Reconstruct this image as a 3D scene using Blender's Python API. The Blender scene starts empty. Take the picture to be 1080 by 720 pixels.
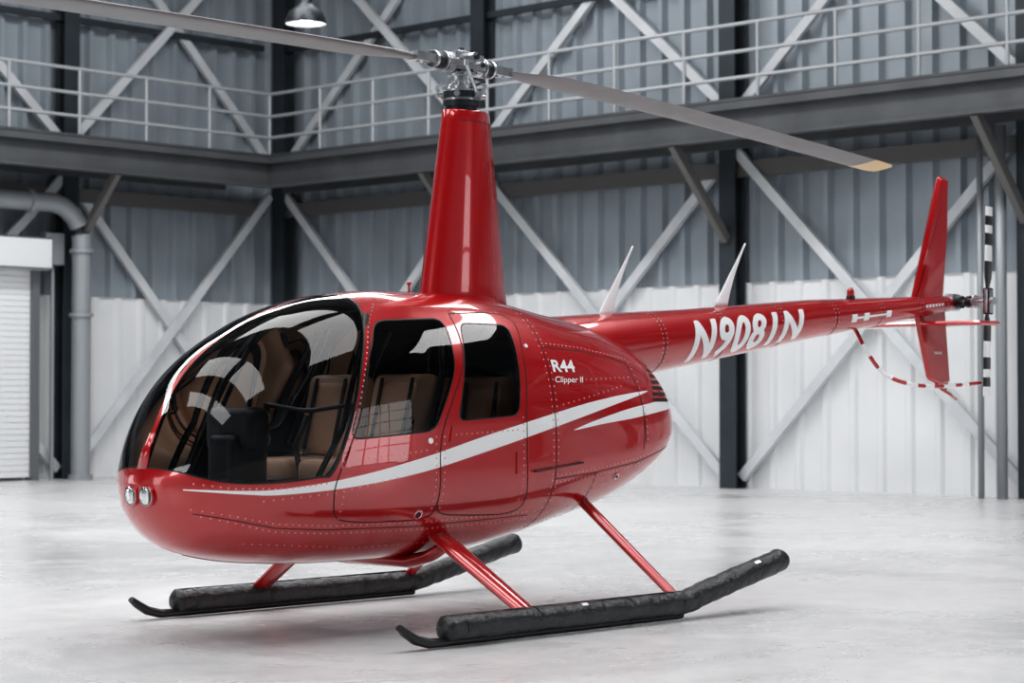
import bpy, bmesh, math, random
import numpy as np
from mathutils import Vector, Matrix
from mathutils.bvhtree import BVHTree
random.seed(3)
scene=bpy.context.scene
COL=scene.collection
PI=math.pi

# ------------------------------------------------------------ materials
def new_mat(name):
    m=bpy.data.materials.new(name); m.use_nodes=True
    nt=m.node_tree; b=nt.nodes['Principled BSDF']
    return m,nt,b
def pmat(name,col,rough=.5,metal=0,coat=0,spec=.5,noise=None,bump=None,emit=None):
    """noise=(scale,amount) colour variation ; bump=(scale,strength,dist)"""
    m,nt,b=new_mat(name)
    b.inputs['Base Color'].default_value=(*col,1)
    b.inputs['Roughness'].default_value=rough
    b.inputs['Metallic'].default_value=metal
    b.inputs['Coat Weight'].default_value=coat
    b.inputs['Coat Roughness'].default_value=.015
    b.inputs['Specular IOR Level'].default_value=spec
    if noise or bump:
        tc=nt.nodes.new('ShaderNodeTexCoord')
    if noise:
        n=nt.nodes.new('ShaderNodeTexNoise'); n.inputs['Scale'].default_value=noise[0]; n.inputs['Detail'].default_value=6
        nt.links.new(tc.outputs['Object'],n.inputs['Vector'])
        r=nt.nodes.new('ShaderNodeMapRange'); r.inputs['From Min'].default_value=.3; r.inputs['From Max'].default_value=.7
        r.inputs['To Min'].default_value=1-noise[1]; r.inputs['To Max'].default_value=1+noise[1]
        nt.links.new(n.outputs['Fac'],r.inputs['Value'])
        mx=nt.nodes.new('ShaderNodeVectorMath'); mx.operation='SCALE'; mx.inputs[0].default_value=col
        nt.links.new(r.outputs['Result'],mx.inputs['Scale']); nt.links.new(mx.outputs['Vector'],b.inputs['Base Color'])
    if bump:
        n=nt.nodes.new('ShaderNodeTexNoise'); n.inputs['Scale'].default_value=bump[0]; n.inputs['Detail'].default_value=4
        nt.links.new(tc.outputs['Object'],n.inputs['Vector'])
        bp=nt.nodes.new('ShaderNodeBump'); bp.inputs['Strength'].default_value=bump[1]; bp.inputs['Distance'].default_value=bump[2]
        nt.links.new(n.outputs['Fac'],bp.inputs['Height']); nt.links.new(bp.outputs['Normal'],b.inputs['Normal'])
    if emit:
        b.inputs['Emission Color'].default_value=(.95,.98,1,1); b.inputs['Emission Strength'].default_value=emit
    return m
def glass_mat(name,tint):
    m=bpy.data.materials.new(name); m.use_nodes=True; nt=m.node_tree; nt.nodes.clear()
    o=nt.nodes.new('ShaderNodeOutputMaterial'); t=nt.nodes.new('ShaderNodeBsdfTransparent'); g=nt.nodes.new('ShaderNodeBsdfGlossy')
    t.inputs['Color'].default_value=(*tint,1); g.inputs['Roughness'].default_value=.01
    f=nt.nodes.new('ShaderNodeFresnel'); f.inputs['IOR'].default_value=1.5
    mx=nt.nodes.new('ShaderNodeMixShader')
    nt.links.new(f.outputs[0],mx.inputs[0]); nt.links.new(t.outputs[0],mx.inputs[1]); nt.links.new(g.outputs[0],mx.inputs[2])
    nt.links.new(mx.outputs[0],o.inputs['Surface']); return m

RED=pmat('red_gloss_paint',(.46,.003,.006),.24,.20,1.0,.5,noise=(3,.06))
RED.node_tree.nodes['Principled BSDF'].inputs['Coat IOR'].default_value=1.65
WHITE=pmat('white_paint',(.92,.92,.93),.25,0,.8)
GAP=pmat('dark_seam',(.025,.002,.003),.6)
SEAL=pmat('rubber_seal',(.012,.012,.013),.45)
LINE=pmat('cabin_lining',(.040,.040,.045),.8)
GLASS=glass_mat('tinted_glass',(.56,.58,.60))
METAL=pmat('machined_metal',(.55,.56,.58),.3,.9,noise=(20,.2))
DMETAL=pmat('dark_metal',(.04,.045,.05),.4,.7,noise=(15,.2))
BLACK=pmat('black_plastic',(.012,.012,.014),.4)
BAG=pmat('float_bag_fabric',(.024,.026,.029),.34,noise=(12,.3),bump=(22,.6,.02))
TAN=pmat('tan_leather',(.72,.42,.26),.5,noise=(9,.08),bump=(60,.15,.003))
BLADE=pmat('blade_grey_paint',(.18,.18,.185),.4,0,noise=(5,.12))
BTIP=pmat('blade_tip_yellow',(.75,.56,.30),.4)
RIVET=pmat('rivet_glint',(.80,.26,.26),.2,0,1)  # paler than the hull: glint on the rivet heads put into the colour
LENS=glass_mat('lens_glass',(.9,.92,.95))
CHROME=pmat('chrome',(.8,.8,.82),.12,1)

# ------------------------------------------------------------ helpers
def link(o,parent=None):
    COL.objects.link(o)
    if parent is not None: o.parent=parent
    return o
def empty(name):
    e=bpy.data.objects.new(name,None); COL.objects.link(e); return e
def bm_obj(name,bm,mats,parent=None,smooth=True,angle=None):
    me=bpy.data.meshes.new(name); bm.normal_update(); bm.to_mesh(me); bm.free()
    for m in (mats if isinstance(mats,(list,tuple)) else [mats]): me.materials.append(m)
    if smooth:
        me.shade_smooth()
        if angle: me.set_sharp_from_angle(angle=math.radians(angle))
    return link(bpy.data.objects.new(name,me),parent)
def frame(d):
    d=d.normalized(); up=Vector((0,0,1)) if abs(d.z)<.9 else Vector((1,0,0))
    a=d.cross(up).normalized(); b=a.cross(d).normalized(); return a,b
def tube(bm,pts,r,seg=12,mi=0,flat=1.0,cap=True):
    pts=[Vector(p) for p in pts]; n=len(pts)
    rs=r if isinstance(r,(list,tuple)) else [r]*n
    rings=[]
    for i,p in enumerate(pts):
        d=(pts[min(i+1,n-1)]-pts[max(i-1,0)])
        a,b=frame(d)
        rings.append([bm.verts.new(p+a*(rs[i]*math.cos(2*PI*k/seg))+b*(rs[i]*flat*math.sin(2*PI*k/seg))) for k in range(seg)])
    for i in range(n-1):
        for k in range(seg):
            f=bm.faces.new((rings[i][k],rings[i][(k+1)%seg],rings[i+1][(k+1)%seg],rings[i+1][k])); f.material_index=mi
    if cap:
        for rg in (rings[0][::-1],rings[-1]):
            f=bm.faces.new(rg); f.material_index=mi
    return rings
def loft(bm,rings,mi=0,cap=True,closed=True):
    vs=[[bm.verts.new(p) for p in r] for r in rings]; m=len(vs[0])
    for i in range(len(vs)-1):
        for k in range(m if closed else m-1):
            f=bm.faces.new((vs[i][k],vs[i][(k+1)%m],vs[i+1][(k+1)%m],vs[i+1][k])); f.material_index=mi if not callable(mi) else mi(i)
    if cap:
        f=bm.faces.new(vs[0][::-1]); f.material_index=mi if not callable(mi) else mi(0)
        f=bm.faces.new(vs[-1]); f.material_index=mi if not callable(mi) else mi(len(vs)-2)
    return vs
def box(bm,c,s,bev=0,mi=0,rot=None,seg=2):
    r=bmesh.ops.create_cube(bm,size=1); vs=r['verts']
    bmesh.ops.scale(bm,vec=s,verts=vs)
    fs=set(f for v in vs for f in v.link_faces)
    if bev:
        es=list(set(e for v in vs for e in v.link_edges))
        r=bmesh.ops.bevel(bm,geom=es+vs,offset=bev,segments=seg,affect='EDGES',profile=.6)
        fs=set(r['faces'])|{f for f in fs if f.is_valid}
        vs=list(set(v for f in fs for v in f.verts))
    if rot is not None: bmesh.ops.rotate(bm,verts=vs,matrix=rot,cent=(0,0,0))
    bmesh.ops.translate(bm,vec=c,verts=vs)
    for f in fs: f.material_index=mi
    return vs
def bar(bm,p,q,w,h,mi=0,upv=None):
    p=Vector(p);q=Vector(q);a,b=frame(q-p)
    if upv is not None:
        d=(q-p).normalized(); b=Vector(upv); b=(b-d*b.dot(d)).normalized(); a=d.cross(b)
    vs=[]
    for c in (p,q):
        vs.append([bm.verts.new(c+a*(sx*w/2)+b*(sy*h/2)) for sx,sy in ((-1,-1),(1,-1),(1,1),(-1,1))])
    for k in range(4):
        f=bm.faces.new((vs[0][k],vs[0][(k+1)%4],vs[1][(k+1)%4],vs[1][k])); f.material_index=mi
    bm.faces.new(vs[0][::-1]).material_index=mi; bm.faces.new(vs[1]).material_index=mi
def pchip(xs,ys,x):
    xs=np.asarray(xs,float);ys=np.asarray(ys,float);h=np.diff(xs);d=np.diff(ys)/h;n=len(xs);m=np.zeros(n)
    for i in range(1,n-1):
        if d[i-1]*d[i]>0:
            w1=2*h[i]+h[i-1];w2=h[i]+2*h[i-1];m[i]=(w1+w2)/(w1/d[i-1]+w2/d[i])
    m[0]=d[0];m[-1]=d[-1]
    x=np.asarray(x,float);i=np.clip(np.searchsorted(xs,x)-1,0,n-2);t=(x-xs[i])/h[i]
    return (2*t**3-3*t**2+1)*ys[i]+(t**3-2*t**2+t)*h[i]*m[i]+(-2*t**3+3*t**2)*ys[i+1]+(t**3-t**2)*h[i]*m[i+1]
def curve2(pts,n=8):
    out=[];P=[pts[0]]+list(pts)+[pts[-1]]
    for i in range(1,len(P)-2):
        p0,p1,p2,p3=[np.array(P[j],float) for j in (i-1,i,i+1,i+2)]
        for k in range(n):
            t=k/n; out.append(tuple(.5*((2*p1)+(-p0+p2)*t+(2*p0-5*p1+4*p2-p3)*t*t+(-p0+3*p1-3*p2+p3)*t**3)))
    out.append(tuple(pts[-1])); return out
def roundpoly(pts,r,n=5):
    out=[];m=len(pts)
    for i in range(m):
        p=np.array(pts[i],float);a=np.array(pts[i-1],float)-p;b=np.array(pts[(i+1)%m],float)-p
        la,lb=np.linalg.norm(a),np.linalg.norm(b);rr=min(r,la*.45,lb*.45)
        s=p+a/la*rr;e=p+b/lb*rr
        for k in range(n+1):
            t=k/n;out.append(tuple((1-t)**2*s+2*t*(1-t)*p+t*t*e))
    return out
def offset_poly(poly,d):
    m=len(poly);out=[]
    area=sum(poly[i][0]*poly[(i+1)%m][1]-poly[(i+1)%m][0]*poly[i][1] for i in range(m))
    s=1 if area>0 else -1
    for i in range(m):
        a=np.array(poly[i-1]);b=np.array(poly[(i+1)%m]);t=b-a;L=np.linalg.norm(t)
        if L<1e-9: out.append(poly[i]);continue
        out.append((poly[i][0]+s*d*t[1]/L,poly[i][1]-s*d*t[0]/L))
    return out
def ribbon(path,w):
    L=[];R=[];n=len(path)
    for i in range(n):
        a=np.array(path[max(i-1,0)]);b=np.array(path[min(i+1,n-1)]);t=(b-a)/np.linalg.norm(b-a);nn=np.array((-t[1],t[0]))
        p=np.array(path[i]);ww=w[i] if isinstance(w,(list,tuple)) else w
        L.append(tuple(p+nn*ww/2));R.append(tuple(p-nn*ww/2))
    return L+R[::-1]
def inpoly(x,z,poly):
    c=False;n=len(poly);j=n-1
    for i in range(n):
        xi,zi=poly[i];xj,zj=poly[j]
        if (zi>z)!=(zj>z) and x<(xj-xi)*(z-zi)/(zj-zi)+xi:c=not c
        j=i
    return c

heli=empty('helicopter')

# ------------------------------------------------------------ fuselage
#        X     zt    zb    W    zc   nt   nb
rows=[(2.297,.822,.818,.003,.82,2.0,2.0),
(2.288,.88,.745,.10,.82,2.0,2.0),
(2.262,.945,.67,.19,.82,2.0,2.0),
(2.22,1.05,.595,.28,.825,2.05,2.0),
(2.165,1.17,.535,.355,.83,2.1,2.05),
(2.07,1.33,.475,.435,.84,2.15,2.1),
(1.92,1.48,.430,.507,.85,2.2,2.15),
(1.73,1.60,.400,.56,.86,2.25,2.2),
(1.47,1.72,.380,.605,.87,2.35,2.25),
(1.14,1.81,.370,.635,.88,2.5,2.3),
(.79,1.85,.370,.645,.88,2.6,2.3),
(.31,1.855,.385,.645,.90,2.6,2.3),
(-.10,1.825,.44,.64,.92,2.55,2.3),
(-.5,1.765,.525,.62,.96,2.4,2.3),
(-.8,1.73,.59,.60,.98,2.15,2.25),
(-1.05,1.68,.68,.575,1.02,1.95,2.2),
(-1.25,1.60,.79,.53,1.06,1.9,2.2),
(-1.40,1.48,.93,.43,1.10,1.9,2.1),
(-1.47,1.34,1.04,.29,1.14,2,2),
(-1.50,1.172,1.168,.003,1.17,2,2)]
A=np.array(rows)
sp=np.r_[0,np.cumsum(np.sqrt(np.diff(A[:,0])**2+np.diff(A[:,1])**2*.5+np.diff(A[:,3])**2))]
NS,NT=190,128
ss=np.linspace(0,sp[-1],NS)
ST=np.array([pchip(sp,A[:,k],ss) for k in range(7)]).T
def ring(row,nt=NT):
    X,zt,zb,W,zc,n1,n2=row;out=[]
    for k in range(nt):
        ph=2*PI*(k+.5)/nt;c,s=math.cos(ph),math.sin(ph)
        b=(zt-zc) if s>=0 else (zc-zb);n=n1 if s>=0 else n2
        b=max(b,.0015)
        cy,sz=c*W,s*b;L=math.hypot(cy,sz);c2,s2=cy/L,sz/L
        r=1/((abs(c2)/W)**n+(abs(s2)/b)**n)**(1/n)
        out.append(Vector((X,r*c2,zc+r*s2)))
    return out
bm=bmesh.new(); loft(bm,[ring(r) for r in ST]); bm.normal_update()
tf=max(bm.faces,key=lambda f:f.calc_center_median().y)
if tf.normal.y<0: bmesh.ops.reverse_faces(bm,faces=bm.faces[:])
bm.normal_update()
BV=BVHTree.FromBMesh(bm)
def side(x,z,s=1,off=.0):
    h=BV.ray_cast(Vector((x,2*s,z)),Vector((0,-s,0)))
    if h[0] is None: return None,None
    n=h[1] if h[1].y*s>0 else -h[1]
    return h[0]+n*off,n
def cut(poly,closed=True):
    xs=[p[0] for p in poly];zs=[p[1] for p in poly];e=.03
    x0,x1,z0,z1=min(xs)-e,max(xs)+e,min(zs)-e,max(zs)+e
    def bb(f):
        a=[v.co.x for v in f.verts];b=[v.co.z for v in f.verts];return min(a),max(a),min(b),max(b)
    cand={}
    for f in bm.faces:
        c=f.verts[0].co
        if x0-.1<c.x<x1+.1 and z0-.1<c.z<z1+.1: cand[f]=bb(f)
    m=len(poly)
    for i in range(m if closed else m-1):
        p=poly[i];q=poly[(i+1)%m]
        dx,dz=q[0]-p[0],q[1]-p[1];L=math.hypot(dx,dz)
        if L<1e-6: continue
        a,b,c,d=min(p[0],q[0])-1e-4,max(p[0],q[0])+1e-4,min(p[1],q[1])-1e-4,max(p[1],q[1])+1e-4
        sel=[f for f,B in cand.items() if B[1]>=a and B[0]<=b and B[3]>=c and B[2]<=d]
        if not sel: continue
        es=list({e for f in sel for e in f.edges});vs=list({v for f in sel for v in f.verts})
        r=bmesh.ops.bisect_plane(bm,geom=sel+es+vs,dist=1e-5,plane_co=(p[0],0,p[1]),plane_no=(dz/L,0,-dx/L))
        nf=[g for g in r['geom'] if isinstance(g,bmesh.types.BMFace)]
        for f in list(cand):
            if not f.is_valid: del cand[f]
        for f in nf+[g for g in sel if g.is_valid]: cand[f]=bb(f)
def paint(poly,mi,only=None):
    xs=[p[0] for p in poly];zs=[p[1] for p in poly]
    for f in bm.faces:
        c=f.calc_center_median()
        if min(xs)<=c.x<=max(xs) and min(zs)<=c.z<=max(zs) and inpoly(c.x,c.z,poly):
            if only is None or f.material_index in only: f.material_index=mi
ws_rear=curve2([(1.06,1.95),(1.09,1.78),(1.17,1.64),(1.285,1.42),(1.40,1.14),(1.50,.93),(1.56,.862)],6)
ws_bot=curve2([(1.56,.862),(1.8,.838),(2.02,.835),(2.16,.86),(2.24,.895),(2.30,.915),(2.42,.92)],4)
WS=ws_rear+ws_bot[1:]+[(2.42,1.95)]
W1=roundpoly([(1.085,1.665),(.60,1.69),(.635,1.42),(.84,1.085),(1.415,1.045),(1.27,1.38)],.07)
W2=roundpoly([(.485,1.665),(.10,1.665),(.14,1.4),(.185,1.165),(.66,1.135),(.56,1.42)],.06)
WSo=curve2([(x-.012,z-.0) for x,z in [(1.06,1.95),(1.09,1.78),(1.17,1.64),(1.285,1.42),(1.40,1.14),(1.50,.92),(1.555,.85)]],6)+[(x,z-.008) for x,z in ws_bot[1:]]+[(2.42,1.95)]
stripe=[(2.225,.80),(2.0,.785),(1.8,.785),(1.4,.825),(.92,.905),(.40,1.02),(-.27,1.165),(-.7,1.245),(-1.07,1.30)]
sw=[.006,.018,.03,.05,.075,.085,.072,.045,.004]
sc=curve2(stripe,6);swc=list(pchip(range(9),sw,np.linspace(0,8,len(sc))))
STR=ribbon(sc,[float(a) for a in swc])
s2=curve2([(-.28,1.075),(-.55,1.125),(-.9,1.175),(-1.22,1.215),(-1.36,1.225)],5)
STR2=ribbon(s2,[float(a) for a in pchip(range(5),[.003,.035,.062,.062,.05],np.linspace(0,4,len(s2)))])
slats=[[(-1.10-.02*i,1.235+.036*i),(-1.6,1.235+.036*i),(-1.6,1.257+.036*i),(-1.10-.02*i,1.257+.036*i)] for i in range(7)]
for p in [WSo,WS,offset_poly(W1,.007),W1,offset_poly(W2,.007),W2,STR,STR2]+slats: cut(p)
for yy in (.018,-.018):
    fs=[f for f in bm.faces if f.calc_center_median().x>.9 and f.calc_center_median().z>.8 and abs(f.calc_center_median().y)<.1]
    es=list({e for f in fs for e in f.edges});vs=list({v for f in fs for v in f.verts})
    bmesh.ops.bisect_plane(bm,geom=fs+es+vs,dist=1e-5,plane_co=(0,yy,0),plane_no=(0,1,0))
for f in bm.faces: f.material_index=0
paint(STR,2);paint(STR2,2)
for p in slats: paint(p,3)
for p in (offset_poly(W1,.007),offset_poly(W2,.007)): paint(p,4)
paint(WSo,4)
for p in (W1,W2,WS): paint(p,1)
for f in bm.faces:
    if f.material_index in(1,4):
        c=f.calc_center_median()
        if abs(c.y)<.018 and c.x>1.0: f.material_index=0
bm.normal_update()
bm.verts.index_update();vn=[v.normal.copy() for v in bm.verts];vc=[v.co.copy() for v in bm.verts]
def extract(faces):
    idx={};V=[];N=[];Fs=[];M=[]
    for f in faces:
        r=[]
        for v in f.verts:
            if v.index not in idx: idx[v.index]=len(V);V.append(vc[v.index]);N.append(vn[v.index])
            r.append(idx[v.index])
        Fs.append(r);M.append(f.material_index)
    return V,N,Fs,M
gl=[f for f in bm.faces if f.material_index==1];pt=[f for f in bm.faces if f.material_index!=1]
def mk(name,V,N,Fs,M,mats):
    me=bpy.data.meshes.new(name);me.from_pydata(V,[],Fs);
    for m in mats: me.materials.append(m)
    me.polygons.foreach_set('material_index',M);me.shade_smooth();me.update()
    me.normals_split_custom_set_from_vertices([tuple(n) for n in N])
    return link(bpy.data.objects.new(name,me),heli)
V,N,Fs,M=extract(gl); mk('cabin_glass',V,N,Fs,[0]*len(M),[GLASS])
V,N,Fs,M=extract(pt)
nV=len(V);th=.022
V2=V+[v-n*th for v,n in zip(V,N)];N2=N+[-n for n in N]
ec={}
for f in Fs:
    for a,b in zip(f,f[1:]+f[:1]): ec[(a,b)]=1
F2=Fs+[[i+nV for i in f[::-1]] for f in Fs];M2=[{0:0,2:1,3:2,4:3}[m] for m in M]+[4]*len(Fs)
for (a,b) in list(ec):
    if (b,a) not in ec:
        F2.append([b,a,a+nV,b+nV]);M2.append(3)
mk('fuselage_shell',V2,N2,F2,M2,[RED,WHITE,GAP,SEAL,LINE])
bm.free()

# panel seams laid on the skin
def densify(path,step=.015):
    out=[]
    for i in range(len(path)-1):
        p=np.array(path[i],float);q=np.array(path[i+1],float);n=max(1,int(np.linalg.norm(q-p)/step))
        for k in range(n): out.append(tuple(p+(q-p)*k/n))
    out.append(tuple(path[-1]));return out
def seam(b,path,w=.007):
    path=densify(path)
    for s in (1,-1):
        pts=[side(x,z,s) for x,z in path];prev=None
        for i in range(len(pts)):
            if pts[i][0] is None: prev=None;continue
            j=min(i+1,len(pts)-1);k=max(i-1,0)
            if pts[j][0] is None or pts[k][0] is None: prev=None;continue
            t=pts[j][0]-pts[k][0]
            if t.length<1e-6 or t.length>.2: prev=None;continue
            c,n=pts[i];a=t.cross(n).normalized()*(w/2)
            cur=(b.verts.new(c+a+n*.0012),b.verts.new(c-a+n*.0012))
            if prev: b.faces.new((prev[0],prev[1],cur[1],cur[0]))
            prev=cur
b=bmesh.new()
seam(b,curve2([(1.02,1.74),(1.12,1.66),(1.235,1.43),(1.355,1.13),(1.47,.90),(1.51,.78),(1.48,.66),(1.38,.62),(1.1,.61),(.86,.62),(.80,.70),(.80,1.0),(.72,1.2),(.56,1.46),(.52,1.72)],5))
seam(b,curve2([(.52,1.72),(.05,1.72),(.07,1.5),(.12,1.15),(.12,.85),(.10,.68),(.2,.62),(.5,.62),(.75,.64),(.80,.70)],5))
seam(b,[(-.12,1.80),(-.12,.48)],.006);seam(b,[(-.12,.80),(-.5,.83),(-.9,.88),(-1.33,.98)],.006)
seam(b,[(2.18,.68),(1.8,.60),(1.5,.58),(.9,.575),(0,.60)],.005);seam(b,[(-.12,1.55),(-.5,1.53),(-.95,1.47),(-.97,1.2),(-.95,.95)],.006)
seam(b,[(-.97,1.2),(-.97,1.0)],.005);seam(b,[(-.5,.83),(-.5,.55)],.005)
bm_obj('panel_seams',b,GAP,heli)

def rivets():
    b=bmesh.new()
    def put(p,n,r=.0056):
        a,c=frame(n);top=b.verts.new(p+n*.003)
        rg=[b.verts.new(p+(a*math.cos(2*PI*k/6)+c*math.sin(2*PI*k/6))*r) for k in range(6)]
        for k in range(6): b.faces.new((rg[k],rg[(k+1)%6],top))
    def run(path,sp=.038):
        d=0
        for i in range(len(path)-1):
            p=np.array(path[i]);q=np.array(path[i+1]);L=np.linalg.norm(q-p)
            while d<L:
                t=p+(q-p)*d/L
                for s in (1,-1):
                    c,n=side(t[0],t[1],s)
                    if c is not None and abs(c.y)>.03: put(c,n)
                d+=sp
            d-=L
    run(curve2([(1.0,1.76),(1.135,1.64),(1.255,1.42),(1.375,1.12),(1.47,.9)],5),.032)
    run([(1.56,.822),(1.8,.80),(2.05,.805),(2.2,.83)],.032)
    run([(2.19,.70),(1.8,.62),(1.5,.60),(.9,.595),(.0,.62)]); run([(2.15,.665),(1.8,.58),(1.5,.56),(.9,.555),(-.1,.58),(-.5,.66)])
    run([(1.9,.52),(1.2,.47),(.4,.48),(-.4,.57)],.045)
    run([(-.10,1.78),(-.10,.5)]); run([(-.14,1.78),(-.14,.5)])
    run([(-.14,.82),(-.5,.85),(-.9,.90),(-1.3,.99)]); run([(-.14,.78),(-.5,.81),(-.9,.86),(-1.3,.96)])
    run([(-.14,1.57),(-.5,1.55),(-.99,1.49),(-.99,.95)]); run([(-.3,1.36),(-.9,1.38)],.05)
    run([(-.5,.8),(-.5,.55)]); run([(1.45,.75),(1.45,.6)]); run([(.83,1.05),(.83,.66)]); run([(.77,1.05),(.77,.66)]); run([(.15,1.15),(.15,.66)])
    run([(.9,.98),(1.3,.94)],.04);run([(.2,1.08),(.7,1.06)],.04); run([(.46,1.72),(.1,1.74)],.05)
    run([(1.9,.74),(1.5,.77),(1.1,.84)],.05); run([(-.2,1.22),(-.8,1.33)],.05)
    return b
bm_obj('rivets',rivets(),RIVET,heli)

def text_mesh(s,shear=0,offset=0.0):
    cu=bpy.data.curves.new('t','FONT');cu.body=s;cu.size=1;cu.shear=shear;cu.offset=offset;cu.fill_mode='FRONT';cu.space_character=1.12 if len(s)==6 else 1.0
    o=bpy.data.objects.new('t',cu);COL.objects.link(o)
    dg=bpy.context.evaluated_depsgraph_get();me=bpy.data.meshes.new_from_object(o.evaluated_get(dg))
    b=bmesh.new();b.from_mesh(me);bpy.data.objects.remove(o);bpy.data.meshes.remove(me)
    xs=[v.co.x for v in b.verts];ys=[v.co.y for v in b.verts]
    bx=(min(xs),max(xs),min(ys),max(ys));
    for v in b.verts: v.co=Vector(((v.co.x-bx[0])/(bx[1]-bx[0]),(v.co.y-bx[2])/(bx[3]-bx[2]),0))
    for n,ax in ((40,0),(14,1)):
        for i in range(1,n):
            no=[0,0,0];no[ax]=1;co=[0,0,0];co[ax]=i/n
            bmesh.ops.bisect_plane(b,geom=b.verts[:]+b.edges[:]+b.faces[:],dist=1e-6,plane_co=co,plane_no=no)
    return b
def body_text(name,s,x0,x1,z0,z1,shear=0,offset=0):
    for sd in (1,-1):
        b=text_mesh(s,shear,offset)
        for v in b.verts:
            u=v.co.x if sd>0 else 1-v.co.x
            c,n=side(x0+(x1-x0)*u,z0+(z1-z0)*v.co.y,sd,.0025); v.co=c
        bm_obj(name,b,WHITE,heli)
body_text('model_lettering','R44',-.155,-.365,1.405,1.475,0,.03)
body_text('name_lettering','Clipper II',-.155,-.42,1.335,1.38,.25,.01)

# ------------------------------------------------------------ tail boom
bx=[-.35,-1.2,-2.0,-3.4,-4.7,-5.22];bz=[1.46,1.56,1.645,1.805,1.925,1.975];br=[.26,.222,.186,.136,.082,.06]
xs_=bx[::-1];zs_=bz[::-1];rs_=br[::-1]
def boom(x): return float(np.interp(x,xs_,zs_)),float(np.interp(x,xs_,rs_))
b=bmesh.new();R_=[]
for x in np.linspace(-.35,-5.22,70):
    z,r=boom(x);R_.append([Vector((x,r*math.cos(2*PI*k/48),z+r*math.sin(2*PI*k/48))) for k in range(48)])
z,r=boom(-5.22)
for dx,k_ in ((.015,.9),(.03,.7),(.038,.4)):
    R_.append([Vector((-5.22-dx,r*k_*math.cos(2*PI*k/48),z+r*k_*math.sin(2*PI*k/48))) for k in range(48)])
loft(b,R_);bmesh.ops.recalc_face_normals(b,faces=b.faces);bm_obj('tail_boom',b,RED,heli,angle=50)
b=bmesh.new();b2=bmesh.new()
for x in (-1.62,-2.28,-2.95,-3.6,-4.2,-4.75,-5.1):
    z,r=boom(x);tube(b2,[(x-.004,0,z),(x+.004,0,z)],r+.0012,48,cap=False)
    for dx in (-.02,.02):
        zz,rr=boom(x+dx);n_=int(2*PI*rr/.03)
        for k in range(n_):
            a=2*PI*k/n_;nn=Vector((0,math.cos(a),math.sin(a)));p=Vector((x+dx,0,zz))+nn*rr
            t=b.verts.new(p+nn*.003);u,v=frame(nn);rg=[b.verts.new(p+(u*math.cos(j*PI/3)+v*math.sin(j*PI/3))*.0056) for j in range(6)]
            for j in range(6): b.faces.new((rg[j],rg[(j+1)%6],t))
bm_obj('boom_rivets',b,RIVET,heli);bm_obj('boom_seams',b2,GAP,heli)
def boom_text(s):
    for sd in (1,-1):
        # slightly shifted layers give the bold weight
        for k,(du,dv) in enumerate(((-.006,0),(.006,0.0),(0,.012),(0,-.012))):
            b=text_mesh(s,.28,.018)
            for v in b.verts:
                u=(v.co.x if sd>0 else 1-v.co.x)+du
                x=-1.90+(-3.19+1.90)*u;z,r=boom(x);h=(-.79+1.40*(v.co.y+dv))*r
                v.co=Vector((x,sd*(math.sqrt(r*r-h*h)+.002+.0003*k),z+h))
            bm_obj('registration_lettering',b,WHITE,heli)
boom_text('N9081N')
b=bmesh.new()
def boom_patch(x0,x1,h0,h1,sd=1):
    n=8;V_=[]
    for i in range(n+1):
        row=[]
        for j in range(4):
            x=x0+(x1-x0)*i/n;z,r=boom(x);h=(h0+(h1-h0)*j/3)*r
            row.append(b.verts.new((x,sd*(math.sqrt(r*r-h*h)+.002),z+h)))
        V_.append(row)
    for i in range(n):
        for j in range(3): b.faces.new((V_[i][j],V_[i+1][j],V_[i+1][j+1],V_[i][j+1]))
boom_patch(-3.80,-4.3,-.26,-.12)
for x in (-3.82,-3.98,-4.28): boom_patch(x+.035,x-.035,-.42,.06)
for k in range(6): boom_patch(-4.80-.045*k,-4.83-.045*k,-.1,.2)
for k in range(5): box(b,(-5.0-.022*k,.0235,1.60),(.013,.001,.022))
bm_obj('boom_decal',b,WHITE,heli)

# ------------------------------------------------------------ mast fairing
def foil(cx,a,bh,z,n=40):
    out=[]
    for k in range(n):
        t=2*PI*k/n;x=a*math.cos(t);y=bh*math.sin(t)*(1+.22*math.cos(t))
        if x<0: y*= (1-.35*(abs(x)/a)**2)
        out.append(Vector((cx+x,y,z)))
    return out
b=bmesh.new();rg=[]
for t in np.linspace(0,1,24):
    z=1.70+(2.92-1.70)*t
    a=.335+.10*(1-t/.12)**2 if t<.12 else .335-.155*((t-.12)/.88)
    bh=.150-.058*t+(.09*(1-t/.12)**2 if t<.12 else 0)
    rg.append(foil(-.03-.02*t,a,bh,z))
rg.append(foil(-.05,.175,.088,2.928));rg.append(foil(-.05,.155,.075,2.932))
loft(b,rg);bmesh.ops.recalc_face_normals(b,faces=b.faces);bm_obj('mast_fairing',b,RED,heli,angle=60)
b=bmesh.new()
for z,a,bh in ((2.86,.187,.0965),):
    rg=[foil(-.05,a,bh,zz) for zz in (z,z+.004)];loft(b,rg,cap=False)
bm_obj('fairing_seam',b,GAP,heli)

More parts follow.
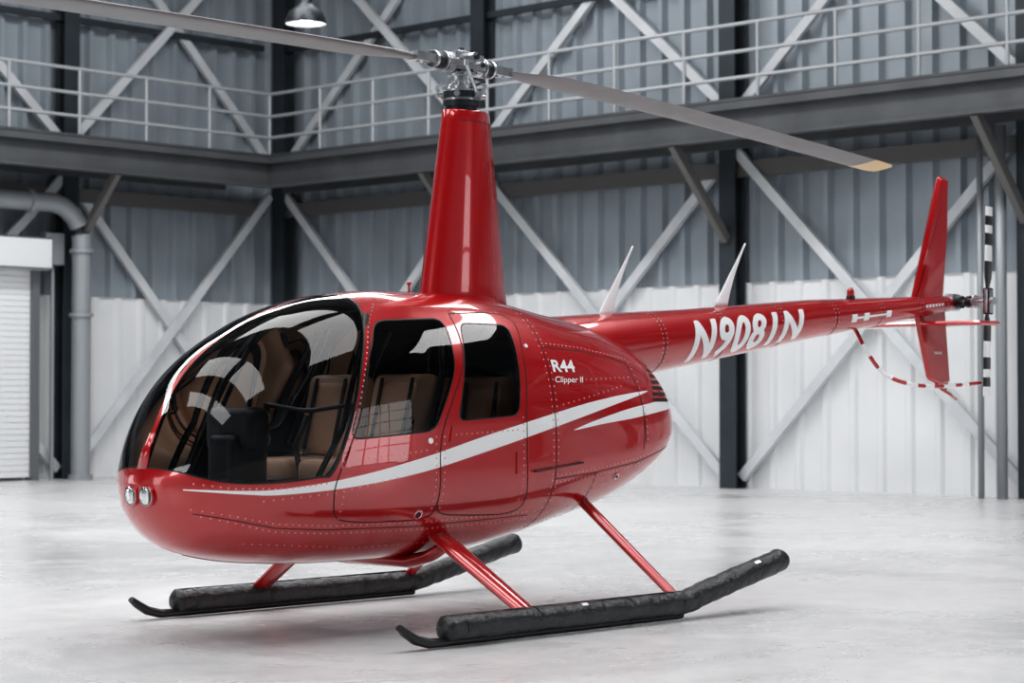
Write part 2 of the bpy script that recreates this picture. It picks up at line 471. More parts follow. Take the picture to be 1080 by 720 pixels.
# ------------------------------------------------------------ rotor mast & hub
psi=3.2395;dirb=Vector((math.cos(psi),math.sin(psi),0));perp=Vector((-dirb.y,dirb.x,0))
def cyl(b,p,q,r,seg=20,mi=0): tube(b,[p,q],r,seg,mi)
b=bmesh.new()
cyl(b,(0,0,2.88),(0,0,3.24),.036)
for z0,z1,r,mi in ((2.925,2.95,.092,1),(2.95,2.985,.108,1),(2.985,3.0,.095,0),(3.0,3.035,.115,1),(3.035,3.05,.10,0),(3.05,3.075,.06,0),(3.10,3.13,.065,0),(3.13,3.15,.085,0)):
    cyl(b,(0,0,z0),(0,0,z1),r,28,mi)
for k in range(6):
    a=k*PI/3+.6;o=Vector((math.cos(a),math.sin(a),0))
    cyl(b,o*.11+Vector((0,0,3.015)),o*.145+Vector((0,0,3.015)),.017,12,0)
    cyl(b,o*.075+Vector((0,0,3.145)),o*.075+Vector((0,0,3.165)),.011,8,1)
for s in (1,-1):
    p=perp*(.12*s)+Vector((0,0,3.01));q=perp*(.115*s)+dirb*(.10*s)+Vector((0,0,3.19))
    cyl(b,p,q,.010,10,0);cyl(b,p-Vector((0,0,.012)),p+Vector((0,0,.02)),.018,12,0);cyl(b,q-Vector((0,0,.02)),q+Vector((0,0,.015)),.018,12,0)
    bar(b,q,dirb*(.17*s)+perp*(.03*s)+Vector((0,0,3.2)),.03,.022,0)
    bar(b,dirb*(-.13)+perp*(.052*s)+Vector((0,0,3.21)),dirb*.13+perp*(.052*s)+Vector((0,0,3.21)),.022,.10,0)
    h=Vector((0,0,3.2))
    cyl(b,h+dirb*(.10*s),h+dirb*(.16*s),.058,20,0);cyl(b,h+dirb*(.16*s),h+dirb*(.27*s),.046,20,1);cyl(b,h+dirb*(.17*s),h+dirb*(.185*s),.06,20,0)
    cyl(b,h+dirb*(.25*s),h+dirb*(.27*s),.054,20,0)
    bar(b,h+dirb*(.26*s),h+dirb*(.44*s),.08,.05,0)
    for d in (.33,.39): cyl(b,h+dirb*(d*s)-Vector((0,0,.034)),h+dirb*(d*s)+Vector((0,0,.034)),.012,10,0)
    cyl(b,h+dirb*(.10*s)-perp*.08,h+dirb*(.10*s)+perp*.08,.024,14,0);cyl(b,h+dirb*(.10*s)-perp*.092,h+dirb*(.10*s)+perp*.092,.014,8,1)
    m1=perp*(-.11*s)+dirb*(.05*s)
    bar(b,m1+Vector((0,0,3.02)),m1*1.25+Vector((0,0,3.07)),.022,.018,0);bar(b,m1*1.25+Vector((0,0,3.07)),m1*.4+Vector((0,0,3.11)),.022,.018,0)
    tube(b,[perp*(.06*s)+Vector((0,0,3.05)),perp*(.13*s)+dirb*.05+Vector((0,0,3.10)),perp*(.10*s)+dirb*.09+Vector((0,0,3.16))],.006,8,1)
cyl(b,perp*-.11+Vector((0,0,3.235)),perp*.11+Vector((0,0,3.235)),.028,16,0);cyl(b,perp*-.125+Vector((0,0,3.235)),perp*.125+Vector((0,0,3.235)),.016,8,1)
box(b,(0,0,3.235),(.12,.12,.075),.012,0,Matrix.Rotation(psi,3,'Z'));cyl(b,(0,0,3.26),(0,0,3.285),.035,16,0);cyl(b,(0,0,3.285),(0,0,3.295),.02,6,1)
bm_obj('rotor_hub',b,[METAL,DMETAL],heli,angle=35)

def airfoil(ch,th,n=9):
    up=[];lo=[]
    for i in range(n+1):
        t=(1-math.cos(PI*i/n))/2
        y=5*th*(.2969*math.sqrt(t)-.126*t-.3516*t*t+.2843*t**3-.1015*t**4)*ch
        up.append((t*ch,y));lo.append((t*ch,-y))
    return up+lo[::-1][1:-1]
def blade(s,pitch,dz):
    b=bmesh.new();rg=[];RR=[.40,.48,.56,.66,.8]+list(np.linspace(1.0,4.62,20))+[4.68,4.69,4.8,4.95,5.0,5.03]
    d=dirb*s;lead=Vector((-d.y,d.x,0))
    for r in RR:
        ch=float(np.interp(r,[.40,.5,.7,.85,4.9,4.98,5.03],[.09,.12,.22,.254,.254,.235,.18]));th=float(np.interp(r,[.4,.8,1.5],[.3,.15,.12]))
        p=math.radians(pitch)
        c=d*r+Vector((0,0,3.2+dz*(r/5.03)**1.4))
        row=[]
        for x,y in airfoil(ch,th):
            u=ch*.28-x
            row.append(c+lead*(u*math.cos(p)-y*math.sin(p))+Vector((0,0,u*math.sin(p)+y*math.cos(p))))
        rg.append(row)
    loft(b,rg,mi=lambda i:1 if RR[i]>=4.685 else 0)
    bmesh.ops.recalc_face_normals(b,faces=b.faces)
    bm_obj('main_rotor_blade',b,[BLADE,BTIP],heli,angle=60)
blade(1,-5,-.19);blade(-1,4,-.13)

def antenna(x,z,dx,dz):
    b=bmesh.new();rg=[]
    for t in np.linspace(0,1,12):
        a=(.062*(1-t)**1.6+.010);cx=x+dx*t**1.15
        rg.append([Vector((cx+a*math.cos(2*PI*k/16),a*.22*math.sin(2*PI*k/16),z+dz*t)) for k in range(16)])
    loft(b,rg);bm_obj('antenna',b,WHITE,heli)
antenna(-1.27,1.76,-.27,.46);antenna(-2.44,1.86,-.27,.44)
b=bmesh.new();z,r=boom(-3.94);tube(b,[(-3.94,0,z+r-.01),(-3.94,0,z+r+.02)],.032,16,1);tube(b,[(-3.94,0,z+r+.02),(-3.94,0,z+r+.055),(-3.94,0,z+r+.075),(-3.94,0,z+r+.082)],[.027,.026,.018,.005],16,0)
bm_obj('beacon_light',b,[pmat('beacon_red',(.4,.02,.02),.15,0,1),DMETAL],heli,angle=40)

# ------------------------------------------------------------ empennage
def slab(name,outline,th,mat,plane='y',off=0):
    b=bmesh.new();o=roundpoly(outline,.03,4);ins=offset_poly(o,-.022)
    L=[]
    for P,h in ((o,0.003),(ins,th/2)):
        for s in (1,-1):
            L.append([b.verts.new((p[0],s*h+off,p[1]) if plane=='y' else (p[0],p[1],s*h+off)) for p in P])
    m=len(o)
    for a,c in ((0,1),(0,2),(1,3)):
        for k in range(m): b.faces.new((L[a][k],L[a][(k+1)%m],L[c][(k+1)%m],L[c][k]))
    b.faces.new(L[2]);b.faces.new(L[3]);bmesh.ops.recalc_face_normals(b,faces=b.faces)
    return bm_obj(name,b,mat,heli,angle=30)
slab('upper_vertical_fin',[(-4.72,1.97),(-5.085,2.93),(-5.215,2.925),(-5.20,2.5),(-5.13,2.0)],.05,RED)
slab('lower_vertical_fin',[(-4.74,1.93),(-5.16,1.96),(-5.23,1.37),(-5.10,1.35),(-4.93,1.40)],.045,RED)
slab('horizontal_stabilizer',[(-4.86,-.76),(-4.80,0),(-4.86,.50),(-5.13,.52),(-5.13,-.76)],.035,RED,'z',1.81)
b=bmesh.new()
box(b,(-5.27,0,1.985),(.13,.11,.13),.03,0);cyl(b,(-5.27,0,1.985),(-5.27,.10,1.985),.048,18,1);cyl(b,(-5.27,.08,1.985),(-5.27,.34,1.985),.018,14,0)
cyl(b,(-5.27,.14,1.985),(-5.27,.17,1.985),.045,18,1);cyl(b,(-5.27,.20,1.985),(-5.27,.215,1.985),.05,18,0)
for a in (.4,2,3.6,5.1): cyl(b,(-5.27+.04*math.cos(a),.17,1.985+.04*math.sin(a)),(-5.27+.05*math.cos(a),.30,1.985+.05*math.sin(a)),.007,8,0)
box(b,(-5.27,.32,1.985),(.07,.05,.20),.012,1);cyl(b,(-5.27,.29,1.985),(-5.27,.37,1.985),.03,14,0)
bm_obj('tail_rotor_hub',b,[METAL,DMETAL],heli,angle=35)
b=bmesh.new()
for s in (1,-1):
    rg=[]
    allr=[.09,.18,.30,.42,.51,.57,.64,.71];cols=[0,0,1,0,1,0,1]
    for r in allr:
        ch=.145 if r>.15 else .06
        row=[]
        for x,y in airfoil(ch,.14,6):
            u=ch*.35-x;a=math.radians(10)
            row.append(Vector((-5.25-.035*s*r+u*math.cos(a)+y*math.sin(a),.32+u*math.sin(a)-y*math.cos(a),1.985+s*r)))
        rg.append(row)
    loft(b,rg,mi=lambda i:cols[i])
bmesh.ops.recalc_face_normals(b,faces=b.faces)
bm_obj('tail_rotor_blades',b,[BLACK,WHITE],heli,angle=60)
b=bmesh.new();gp=curve2([(-3.98,1.76),(-4.02,1.60),(-4.12,1.44),(-4.30,1.36),(-4.7,1.345),(-5.3,1.38)],8)
yy=np.interp(np.arange(len(gp)),[0,16,24,len(gp)-1],[0,.15,.26,.30])
P3=[Vector((p[0],float(y),p[1])) for p,y in zip(gp,yy)]
acc=0
for i in range(len(P3)-1):
    tube(b,[P3[i],P3[i+1]],.0145,10,int(acc/.11)%2);acc+=(P3[i+1]-P3[i]).length
bm_obj('tail_rotor_guard',b,[RED,WHITE],heli,angle=60)
b=bmesh.new();tube(b,[(-5.02,0,1.39),(-5.12,0,1.33),(-5.24,0,1.29),(-5.33,0,1.25)],.012,10);tube(b,[(-5.2,0,1.37),(-5.18,0,1.31)],.01,8);bm_obj('tail_skid',b,RED,heli)
b=bmesh.new();tube(b,[(-5.27,-.02,2.0),(-5.34,-.02,2.0)],.02,10);bm_obj('tail_light',b,CHROME,heli,angle=40)

# ------------------------------------------------------------ landing gear
for s in (1,-1):
    Y=1.095*s
    b=bmesh.new()
    tube(b,[(1.53,Y,.125),(1.49,Y,.095),(1.42,Y,.055),(1.33,Y,.032),(1.2,Y,.028),(-.66,Y,.028)],[.024,.032,.036,.036,.032,.028],14,0,flat=.7)
    bm_obj('skid_tube',b,BLACK,heli,angle=50)
    b=bmesh.new();rg=[]
    path=curve2([(1.24,.094),(.9,.094),(.3,.094),(-.3,.094),(-.66,.099),(-.85,.136),(-1.28,.225),(-1.63,.298)],12)
    n=len(path)
    for i,(x,z) in enumerate(path):
        p0=path[max(i-1,0)];p1=path[min(i+1,n-1)];t=Vector((p1[0]-p0[0],0,p1[1]-p0[1])).normalized();up=Vector((0,1,0)).cross(t)
        if up.z<0: up=-up
        row=[]
        e=min(1,(i+.4)/2.2)**.5*min(1,(n-1-i+.6)/2.0)**.5
        for k in range(28):
            q=2*PI*k/28
            r=.067*e*(1+.04*math.sin(3*q+x*9)*math.sin(x*17+2*s)+.025*math.sin(x*61+q*2)+.015*random.uniform(-1,1))
            row.append(Vector((x,Y,z))+Vector((0,1,0))*(r*math.cos(q)*1.05)+up*(r*math.sin(q)))
        rg.append(row)
    loft(b,rg)
    for xx in (1.1,.55,-.2,-.62):
        tube(b,[(xx-.012,Y,.094),(xx+.012,Y,.094)],.0705,28,1,flat=.98)
    tube(b,[(1.2,Y,.159),(.3,Y,.160),(-.6,Y,.163)],.006,6,1)
    for xx,zz,rot in ((.2,.094,0),(-1.33,.236,.20)):
        box(b,(xx,Y+.042*s,zz+.058),(.045,.02,.004),0,2,Matrix.Rotation(rot,3,'Y')@Matrix.Rotation(-.6*s,3,'X'))
    bm_obj('float_bag',b,[BAG,BLACK,WHITE],heli,angle=70)
    def strut(name,x0,x1,y0,z0,z1,c0,c1,tk):
        b=bmesh.new();rg=[]
        for t in np.linspace(0,1,14):
            y=(y0+(1.095-y0)*t)*s;z=z0+(z1-z0)*t;x=x0+(x1-x0)*t;c=c0+(c1-c0)*t
            nrm=Vector((0,(z0-z1)*s,(1.095-y0))).normalized()
            row=[Vector((x,y,z))+Vector((1,0,0))*(c*math.cos(2*PI*k/24))+nrm*(tk*math.sin(2*PI*k/24)) for k in range(24)]
            rg.append(row)
        loft(b,rg);bmesh.ops.recalc_face_normals(b,faces=b.faces);bm_obj(name,b,RED,heli,angle=60)
        b=bmesh.new();box(b,(x1,1.095*s,z1-.01),(.17,.06,.06),.02,0);bm_obj(name+'_saddle',b,BLACK,heli,angle=40)
    strut('front_strut',.66,.60,.40,.56,.13,.084,.066,.030)
    strut('rear_strut',-.56,-.62,.38,.70,.13,.045,.036,.025)
b=bmesh.new();tube(b,[(.66,-.56,.47),(.66,-.42,.40),(.66,-.28,.365),(.66,.28,.365),(.66,.42,.40),(.66,.56,.47)],[.05,.06,.07,.07,.06,.05],18,0,flat=.55);bm_obj('front_cross_tube',b,RED,heli)

# ------------------------------------------------------------ nose lights & fittings
b=bmesh.new();bl=bmesh.new()
for y in (-.062,.062):
    h=BV.ray_cast(Vector((4,y,.765)),Vector((-1,0,0)));p,n=h[0],h[1]
    if n.x<0:n=-n
    n=(n+Vector((.6,0,0))).normalized()
    tube(b,[p-n*.03,p+n*.012],.056,28,0);tube(b,[p+n*.012,p+n*.014],[.056,.052],28,0);tube(b,[p-n*.01,p+n*.0150],.049,28,1)
    tube(b,[p+n*.0145,p+n*.018],.016,16,2);tube(b,[p+n*.014,p+n*.0165],[.049,.046],28,2,cap=False)
    tube(bl,[p+n*.016,p+n*.020,p+n*.022],[.047,.034,.008],24,0)
bm_obj('landing_light_housing',b,[RED,pmat('reflector',(.30,.36,.34),.35,.4),CHROME],heli,angle=40);bm_obj('landing_light_lens',bl,LENS,heli)
b=bmesh.new();rg=[]
for x,z,w in ((2.275,.90,.045),(2.25,1.0,.032),(2.21,1.08,.019)):
    rg.append([Vector((x+.014*math.cos(q),w*math.sin(q),z)) for q in np.linspace(0,2*PI,13)[:-1]])
loft(b,rg);bm_obj('windshield_foot',b,RED,heli)
b=bmesh.new()
for (x,z,r) in ((.875,1.03,.016),(.02,1.55,.012)):
    c,n=side(x,z);tube(b,[c,c+n*.006],r,18,0)
bm_obj('door_latch',b,WHITE,heli,angle=40)
b=bmesh.new()
for (x,z,r) in ((.92,.64,.03),(-.72,.80,.02)):
    c,n=side(x,z);tube(b,[c-n*.005,c+n*.006],r,20,0);tube(b,[c+n*.004,c+n*.008],r*.6,16,1)
bm_obj('static_port',b,[CHROME,BLACK],heli,angle=40)
b=bmesh.new()
for path in ([(1.40,1.0),(1.44,.90)],[(.70,1.10),(.72,1.02)],[(.2,.96),(.2,.84)]):
    a,n=side(*path[0]);c,_=side(*path[1]);bar(b,a+n*.004,c+n*.004,.03,.008,0,n)
bm_obj('door_hinges',b,RED,heli,angle=40)
b=bmesh.new();c,n=side(.07,.85);c2,_=side(-.34,.89);tube(b,[c+n*.004,c+n*.02,c2+n*.02,c2+n*.004],.005,8);bm_obj('grab_rail',b,DMETAL,heli)
b=bmesh.new();box(b,(-.80,.235,1.62),(.16,.04,.06),.018,0);box(b,(-.80,.258,1.62),(.10,.01,.03),.004,1);bm_obj('air_scoop',b,[RED,SEAL],heli,angle=40)
b=bmesh.new();tube(b,[(.42,.0,1.84),(.42,.0,1.90)],.007,8);tube(b,[(.42,-.0,1.90),(.42,0,1.915)],.014,10);bm_obj('roof_light',b,RED,heli)

# ------------------------------------------------------------ cabin interior
b=bmesh.new();box(b,(.76,0,.62),(1.5,.90,.03),.005,0);box(b,(1.66,0,.62),(.32,.70,.03),.005,0);box(b,(-.06,0,1.12),(.04,1.0,.95),.02,0);box(b,(.62,0,.90),(.06,.22,.50),.02,0)
bm_obj('cabin_floor_and_bulkhead',b,LINE,heli,angle=40)
def seat(x,y,rec,hb,w=.46):
    b=bmesh.new()
    box(b,(x+.25,y,.86),(.50,w,.14),.055,0,seg=4);box(b,(x+.25,y,.71),(.46,w-.02,.20),.02,1)
    M_=Matrix.Rotation(-rec,3,'Y')
    def part(c,s_,bv,mi):
        vs=box(b,c,s_,bv,mi,seg=4);bmesh.ops.rotate(b,verts=vs,matrix=M_,cent=(0,0,0));bmesh.ops.translate(b,vec=(x,y,.88),verts=vs)
    part((0,0,hb/2),(.12,w,hb),.058,0)
    part((.03,0,hb*.5),(.10,w*.62,hb*.8),.045,0)
    for sy in (-.12,.12): part((.085,sy,hb*.5),(.008,.022,hb*.85),0,1)
    bar(b,(x+.12,y-.2,.96),(x+.2,y+.2,.945),.04,.012,1);box(b,(x+.17,y,.955),(.06,.07,.03),.008,1)
    bm_obj('seat',b,[TAN,BLACK],heli,angle=60)
for y in (-.27,.27): seat(.80,y,.25,.52);seat(.08,y,.12,.50)
b=bmesh.new()
box(b,(1.66,0,.84),(.26,.22,.46),.05,0,seg=3);vs=box(b,(1.66,0,1.09),(.16,.38,.24),.06,0,seg=3)
for i,(y,z) in enumerate(((-.12,1.15),(0,1.15),(.12,1.15),(-.12,1.04),(0,1.04),(.12,1.04))):
    tube(b,[(1.585,y,z),(1.572,y,z)],.042,20,1);tube(b,[(1.573,y,z),(1.570,y,z)],.036,20,2)
box(b,(1.1,0,.72),(.7,.14,.22),.03,0)
bm_obj('instrument_console',b,[BLACK,METAL,SEAL],heli,angle=40)
b=bmesh.new();tube(b,[(1.22,0,.80),(1.26,0,1.0),(1.18,0,1.16)],.016,12);tube(b,[(1.18,-.34,1.22),(1.18,-.05,1.19),(1.18,.05,1.19),(1.18,.34,1.22)],.013,12)
for y in (-.34,.34): tube(b,[(1.18,y,1.23),(1.17,y,1.12),(1.19,y,1.05)],.019,12)
for y in (-.3,-.18,.18,.3): tube(b,[(1.95,y,.64),(1.90,y,.78)],.012,8);box(b,(1.89,y,.80),(.02,.07,.08),.008)
bm_obj('cyclic_and_pedals',b,BLACK,heli,angle=40)
b=bmesh.new()
for y in (-.44,.44): tube(b,[(.64,y*.9,1.66),(.68,y*.95,1.3),(.9,y,.98)],.008,6)
for s in (1,-1):
    tube(b,[(1.12,.40*s,1.70),(1.2,.46*s,1.55),(1.4,.53*s,1.1),(1.55,.51*s,.85)],.016,8)
    tube(b,[(.6,.44*s,1.66),(.66,.52*s,1.4),(.82,.56*s,1.0)],.018,8)
bm_obj('harness_and_frames',b,BLACK,heli)

# ============================================================ hangar
WX,WY=-15.6,-20.0
def concrete():
    m,nt,b=new_mat('polished_concrete')
    tc=nt.nodes.new('ShaderNodeTexCoord')
    def noise(sc,det,ro=.6,dist=0):
        n=nt.nodes.new('ShaderNodeTexNoise');n.inputs['Scale'].default_value=sc;n.inputs['Detail'].default_value=det;n.inputs['Roughness'].default_value=ro;n.inputs['Distortion'].default_value=dist
        nt.links.new(tc.outputs['Object'],n.inputs['Vector']);return n
    a=noise(.35,8,.65,.6);c=noise(4,12,.8);r=nt.nodes.new('ShaderNodeValToRGB');r.color_ramp.elements[0].position=.32;r.color_ramp.elements[1].position=.68
    r.color_ramp.elements[0].color=(.50,.50,.505,1);r.color_ramp.elements[1].color=(.76,.76,.765,1)
    mx=nt.nodes.new('ShaderNodeMix');mx.inputs[0].default_value=.6
    nt.links.new(a.outputs['Fac'],mx.inputs[2]);nt.links.new(c.outputs['Fac'],mx.inputs[3]);nt.links.new(mx.outputs[0],r.inputs[0])
    nt.links.new(r.outputs[0],b.inputs['Base Color'])
    rr=nt.nodes.new('ShaderNodeMapRange');rr.inputs['From Min'].default_value=.3;rr.inputs['From Max'].default_value=.7;rr.inputs['To Min'].default_value=.16;rr.inputs['To Max'].default_value=.42
    nt.links.new(a.outputs['Fac'],rr.inputs['Value']);nt.links.new(rr.outputs[0],b.inputs['Roughness'])
    bp=nt.nodes.new('ShaderNodeBump');bp.inputs['Strength'].default_value=.2;bp.inputs['Distance'].default_value=.01;c2=noise(30,6)
    nt.links.new(c2.outputs['Fac'],bp.inputs['Height']);nt.links.new(bp.outputs['Normal'],b.inputs['Normal'])
    return m
CONC=concrete()
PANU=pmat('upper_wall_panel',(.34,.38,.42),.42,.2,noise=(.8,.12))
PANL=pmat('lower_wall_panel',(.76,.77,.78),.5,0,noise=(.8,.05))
STEEL=pmat('dark_steel',(.045,.055,.065),.5,.3,noise=(2,.15))
BRACE=pmat('painted_brace',(.62,.64,.66),.5,0,noise=(2,.1))
RAIL=pmat('railing_paint',(.40,.42,.44),.45,.2)
BEAM=pmat('wall_beam',(.16,.155,.15),.55,.2)
FASC=pmat('walkway_steel',(.10,.105,.112),.5,.3,noise=(2,.15))
b=bmesh.new();box(b,(2.2,-1.8,-.1),(35.8,36.6,.2));bm_obj('floor',b,CONC,None,smooth=False)
def wall(name,u0,u1,fixed,axis,sg=1):
    b=bmesh.new()
    def P(u,d,z): return (fixed+d*sg,u,z) if axis=='x' else (u,fixed+d*sg,z)
    def prof(pitch,dep,flatw):
        out=[];u=u0
        while u<u1-pitch:
            out+=[(u,0),(u+flatw,0),(u+flatw+.04,dep),(u+flatw+.12,dep),(u+flatw+.16,0)];u+=pitch
        out.append((u1,0));return out
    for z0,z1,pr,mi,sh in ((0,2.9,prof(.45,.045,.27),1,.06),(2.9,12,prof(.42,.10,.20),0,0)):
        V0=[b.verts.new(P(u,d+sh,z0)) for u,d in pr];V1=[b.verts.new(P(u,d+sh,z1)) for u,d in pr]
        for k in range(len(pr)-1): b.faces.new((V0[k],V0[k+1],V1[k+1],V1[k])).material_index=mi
    c=[(u0,-.15),(u1,-.15)]
    va=[b.verts.new(P(u,d,z)) for z in (0,12) for u,d in c];b.faces.new((va[0],va[1],va[3],va[2]))
    zz=[b.verts.new(P(u,d,2.9)) for u,d in ((u0,0),(u1,0),(u1,.10),(u0,.10))];b.faces.new(zz).material_index=1
    return bm_obj(name,b,[PANU,PANL],None,smooth=False)
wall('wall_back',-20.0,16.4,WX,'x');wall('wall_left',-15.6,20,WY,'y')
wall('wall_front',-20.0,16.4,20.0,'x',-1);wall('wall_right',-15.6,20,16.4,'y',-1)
# invented glowing panels, out of view, added for highlights on fairing and hull
PANE=pmat('glow_pane',(.8,.85,.9),.4,emit=2.2)
def glow_panel(name,c,w_,h,axis):
    b=bmesh.new();x,y,z=c
    def bx(u,v,su,sv,t,mi):
        if axis=='x': box(b,(x,y+u,z+v),(t,su,sv),0,mi)
        else: box(b,(x+u,y,z+v),(su,t,sv),0,mi)
    bx(0,0,w_,h,.04,0)
    for k in range(5): bx(-w_/2+w_*k/4,0,.09,h+.1,.12,1)
    for k in range(6): bx(0,-h/2+h*k/5,w_+.1,.07,.12,1)
    bm_obj(name,b,[PANE,STEEL],None,smooth=False)
glow_panel('glow_panel_1',(10.6,WY+.55,2.4),4.0,3.8,'y')
glow_panel('glow_panel_2',(19.6,-8,3.4),5,5.6,'x')
glow_panel('glow_panel_3',(-9,16.0,3.4),5,5.6,'y')
colY=[-19.6,-14.8,-9.85,-5.1,-.3,4.5,9.3,14.1];colX=[-15.2,-10.95,-6.2,-1.4,3.4,8.2,13,17.8]
def hcol(b,c,horiz):
    x,y=c
    if horiz: box(b,(x,y,6),(.22,.04,12),0,0) ; box(b,(x-.1,y,6),(.03,.28,12),0,0);box(b,(x+.12,y,6),(.03,.28,12),0,0)
    else: box(b,(x,y,6),(.04,.22,12),0,0);box(b,(x,y-.1,6),(.28,.03,12),0,0);box(b,(x,y+.12,6),(.28,.03,12),0,0)
def X(b,y0,y1,z0,z1,axis,d):
    for (p,q,o) in (((y0,z0),(y1,z1),0),((y0,z1),(y1,z0),.10)):
        A_=(WX+d+o,p[0],p[1]) if axis=='x' else (p[0],WY+d+o,p[1]);B_=(WX+d+o,q[0],q[1]) if axis=='x' else (q[0],WY+d+o,q[1])
        bar(b,A_,B_,.08,.14,1,(0,0,1))
for Ls,ax in ((colY,'x'),(colX,'y')):
    b=bmesh.new()
    for c in (Ls if ax=='x' else Ls[1:]): hcol(b,(WX+.27,c) if ax=='x' else (c,WY+.27),ax=='x')
    for i in range(len(Ls)-1):
        X(b,Ls[i]+.1,Ls[i+1]-.1,.15,4.75,ax,.20);X(b,Ls[i]+.1,Ls[i+1]-.1,5.4,9.6,ax,.20)
    for z,h,w_,mi in ((4.5,.22,.12,2),(9.7,.25,.12,2),(7.3,.10,.08,0)):
        if ax=='x': box(b,(WX+.23,-1.9,z),(w_,35.8,h),0,mi)
        else: box(b,(2.4,WY+.23,z),(34.8,w_,h),0,mi)
    bm_obj('steel_frame',b,[STEEL,BRACE,BEAM],None,smooth=False)
# walkway
wo=1.6;ox,oy=WX+wo,WY+wo
b=bmesh.new()
box(b,(WX+.45+(wo-.3)/2,-2,5.16),(wo-.3,34.8,.10),0,0)
for zc,h,t in ((5.0,.52,.03),(5.25,.04,.16),(4.745,.04,.16)): box(b,(ox,(oy+15.8)/2,zc),(t,15.8-oy,h),0,0)
box(b,(WX+.42,-2,5.0),(.1,34.8,.45),0,0)
for y in colY[1:]: bar(b,(WX+.42,y,3.5),(ox,y,4.75),.10,.13,1)
for y in np.arange(oy,15,1.25): box(b,(ox-.6,y,5.0),(1.1,.06,.2),0,0)
bm_obj('mezzanine_walkway',b,[FASC,BEAM],None,smooth=False)
b=bmesh.new()
box(b,(2.6,WY+.45+(wo-.3)/2,5.16),(33.2,wo-.3,.10),0,0)
for zc,h,t in ((5.0,.52,.03),(5.25,.04,.16),(4.745,.04,.16)): box(b,((ox+19.5)/2,oy,zc),(19.5-ox,t,h),0,0)
box(b,(2.6,WY+.42,5.0),(33.2,.1,.45),0,0)
for x in colX[1:]: bar(b,(x,WY+.42,3.5),(x,oy,4.75),.10,.13,1)
for x in np.arange(ox,19,1.25): box(b,(x,oy-.6,5.0),(.06,1.1,.2),0,0)
bm_obj('mezzanine_walkway',b,[FASC,BEAM],None,smooth=False)
b=bmesh.new()
for z in (5.55,5.9,6.27):
    tube(b,[(ox,oy,z),(ox,15.5,z)],.028,8);tube(b,[(ox,oy,z),(19.2,oy,z)],.028,8)
for y in np.arange(oy,15.5,1.25): tube(b,[(ox,y,5.27),(ox,y,6.27)],.026,8)
for x in np.arange(ox+1.25,19.2,1.25): tube(b,[(x,oy,5.27),(x,oy,6.27)],.026,8)
bm_obj('walkway_railing',b,RAIL,None,angle=50)
PIPE=pmat('pipe_grey',(.34,.36,.38),.4,.3)
b=bmesh.new();yP=WY+.75
pts=[(-4.0,yP,4.3),(-10.3,yP,4.3)]+[(-10.3-.6*math.sin(a),yP,3.7+.6*math.cos(a)) for a in np.linspace(.2,PI/2,7)]+[(-10.9,yP,0.0)]
tube(b,pts,.15,18)
for p,q in (((-8.0,yP,4.3),(-8.06,yP,4.3)),((-9.9,yP,4.3),(-9.96,yP,4.3)),((-10.9,yP,2.6),(-10.9,yP,2.54)),((-10.9,yP,.0),(-10.9,yP,.08)),((-10.9,yP,3.6),(-10.9,yP,3.54))): tube(b,[p,q],.19,18)
bm_obj('ventilation_pipe',b,PIPE,None,angle=40)
b=bmesh.new();tube(b,[(WX+.6,-5.35,0),(WX+.6,-5.35,4.7)],.07,12);tube(b,[(WX+.6,-5.65,0),(WX+.6,-5.65,4.6)],.04,12);bm_obj('drain_pipe',b,PIPE,None)
b=bmesh.new();y=WY+.42
for i in range(34):
    z=.05+i*.094;bar(b,(-10.15,y+.02,z+.045),(-6.3,y+.02,z+.045),.075,.088,0,(0,0,1))
box(b,(-10.2,y+.05,1.65),(.12,.2,3.3),0,1);box(b,(-6.25,y+.05,1.65),(.12,.2,3.3),0,1);box(b,(-8.2,y+.15,3.5),(4.3,.45,.5),.03,1)
bm_obj('door_1',b,[pmat('roller_white',(.78,.79,.80),.5),pmat('door_frame',(.16,.17,.18),.5,.2)],None,angle=30)
b=bmesh.new();box(b,(-10.55,WY+.45,3.6),(.35,.2,.5),.02,0);tube(b,[(-10.6,WY+.40,3.3),(-10.6,WY+.40,0)],.035,8);bm_obj('junction_box',b,PIPE,None,angle=30)

LAMPB=pmat('lamp_emitter',(1,1,1),.5,emit=6)
def lamp(x,y,z,r=.28):
    e=empty('pendant_lamp');e.location=(x,y,z)
    b=bmesh.new();pr=[(r,0),(r*.97,.05),(r*.8,.16),(r*.45,.24),(.09,.28),(.09,.50),(.02,.52)]
    tube(b,[(0,0,h) for _,h in pr],[q for q,_ in pr],28,0,cap=False);tube(b,[(0,0,h+.006) for _,h in pr[:4]],[q-.012 for q,_ in pr[:4]],28,1,cap=False)
    tube(b,[(0,0,.5),(0,0,5.8)],.012,8,0)
    bm_obj('lamp_shade',b,[DMETAL,WHITE],e,angle=50)
    b=bmesh.new();tube(b,[(0,0,.03),(0,0,.05),(0,0,.12),(0,0,.16)],[.04,.09,.09,.04],20,0);bm_obj('lamp_bulb',b,LAMPB,e)
lamp(-9.70,-12.55,6.18)

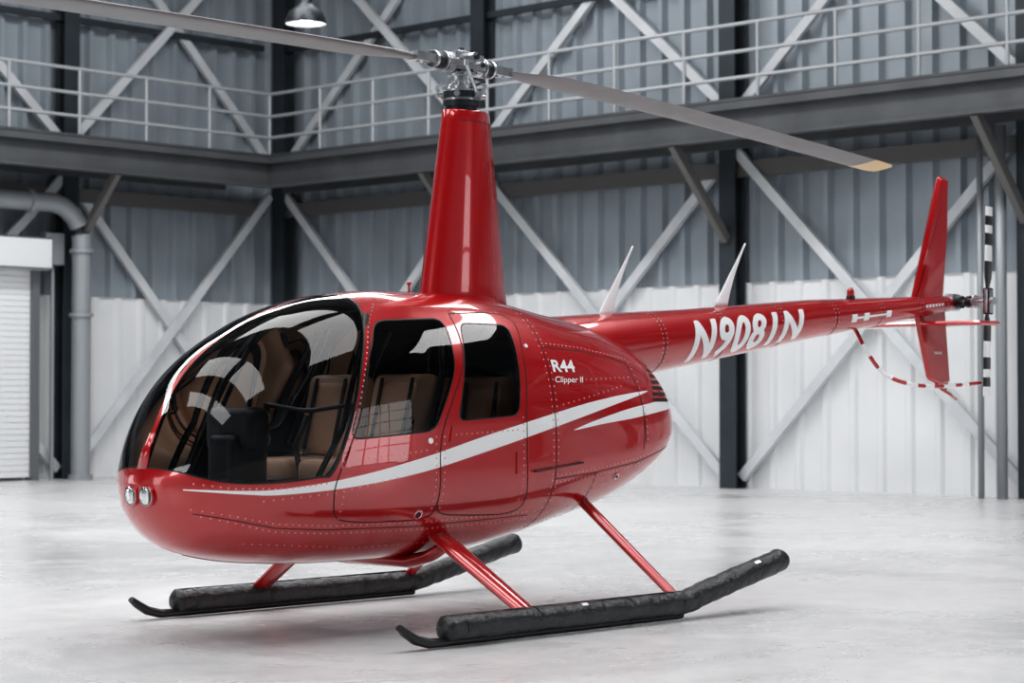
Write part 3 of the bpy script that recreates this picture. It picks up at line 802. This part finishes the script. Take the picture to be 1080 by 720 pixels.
b=bmesh.new();box(b,(2.2,-1.8,12.1),(35.8,36.6,.2));bm_obj('ceiling',b,pmat('ceiling_panel',(.2,.21,.22),.7),None,smooth=False)
b=bmesh.new()
for x in (-9,-4,1,6,11,16):
    box(b,(x,-1.8,11.2),(.2,35.8,.25),0,0);box(b,(x,-1.8,10.3),(.16,35.8,.16),0,0)
    y=-19.6
    while y<13: bar(b,(x,y,10.3),(x,y+1.5,11.2),.08,.08,0);bar(b,(x,y+1.5,11.2),(x,y+3,10.3),.08,.08,0);y+=3
bm_obj('roof_truss',b,STEEL,None,smooth=False)
def area(name,loc,rot,sx,sy,p,col=(1,1,1),aim=None):
    l=bpy.data.lights.new(name,'AREA');l.shape='RECTANGLE';l.size=sx;l.size_y=sy;l.energy=p;l.color=col
    o=bpy.data.objects.new(name,l);o.location=loc;o.rotation_euler=rot;COL.objects.link(o)
    if aim: o.rotation_euler=(Vector(aim)-o.location).to_track_quat('-Z','Y').to_euler()
    return o
for x in (-1.5,3.5,8.5): area('overhead_lamp',(x,0,9.9),(0,0,0),2.4,13,480)
area('overhead_lamp',(-8.5,-3,9.9),(0,0,0),1.8,24,980)  # added strip washing the back wall; no skylight opens here
area('overhead_lamp',(-2,-13,9.9),(0,0,0),22,1.8,980)  # added likewise to wash the left wall
area('nose_fill',(18.5,-1,6),(0,0,0),6,2,260,(.97,.98,1),(0,0,1))  # added fill light aimed at the nose, no fixture behind it

w=bpy.data.worlds.new('World');scene.world=w;w.use_nodes=True
bg=w.node_tree.nodes['Background'];bg.inputs['Color'].default_value=(.85,.92,1,1);bg.inputs['Strength'].default_value=.9

# ------------------------------------------------------------ camera
C=Vector((8.8551,8.8205,1.2482));yaw,pitch=3.9014,.0270
Fv=Vector((math.cos(yaw)*math.cos(pitch),math.sin(yaw)*math.cos(pitch),math.sin(pitch)));Rv=Vector((math.sin(yaw),-math.cos(yaw),0));Uv=Rv.cross(Fv)
cd=bpy.data.cameras.new('camera');cam=bpy.data.objects.new('camera',cd);COL.objects.link(cam)
m=Matrix((Rv,Uv,-Fv)).transposed().to_4x4();m.translation=C;cam.matrix_world=m
cd.sensor_width=36;cd.lens=2268.89/1080*36;cd.clip_end=200
cd.dof.use_dof=True;cd.dof.focus_distance=12.0;cd.dof.aperture_fstop=3.2
scene.camera=cam
scene.view_settings.view_transform='Standard'
try: scene.view_settings.look='Medium High Contrast'
except Exception: pass
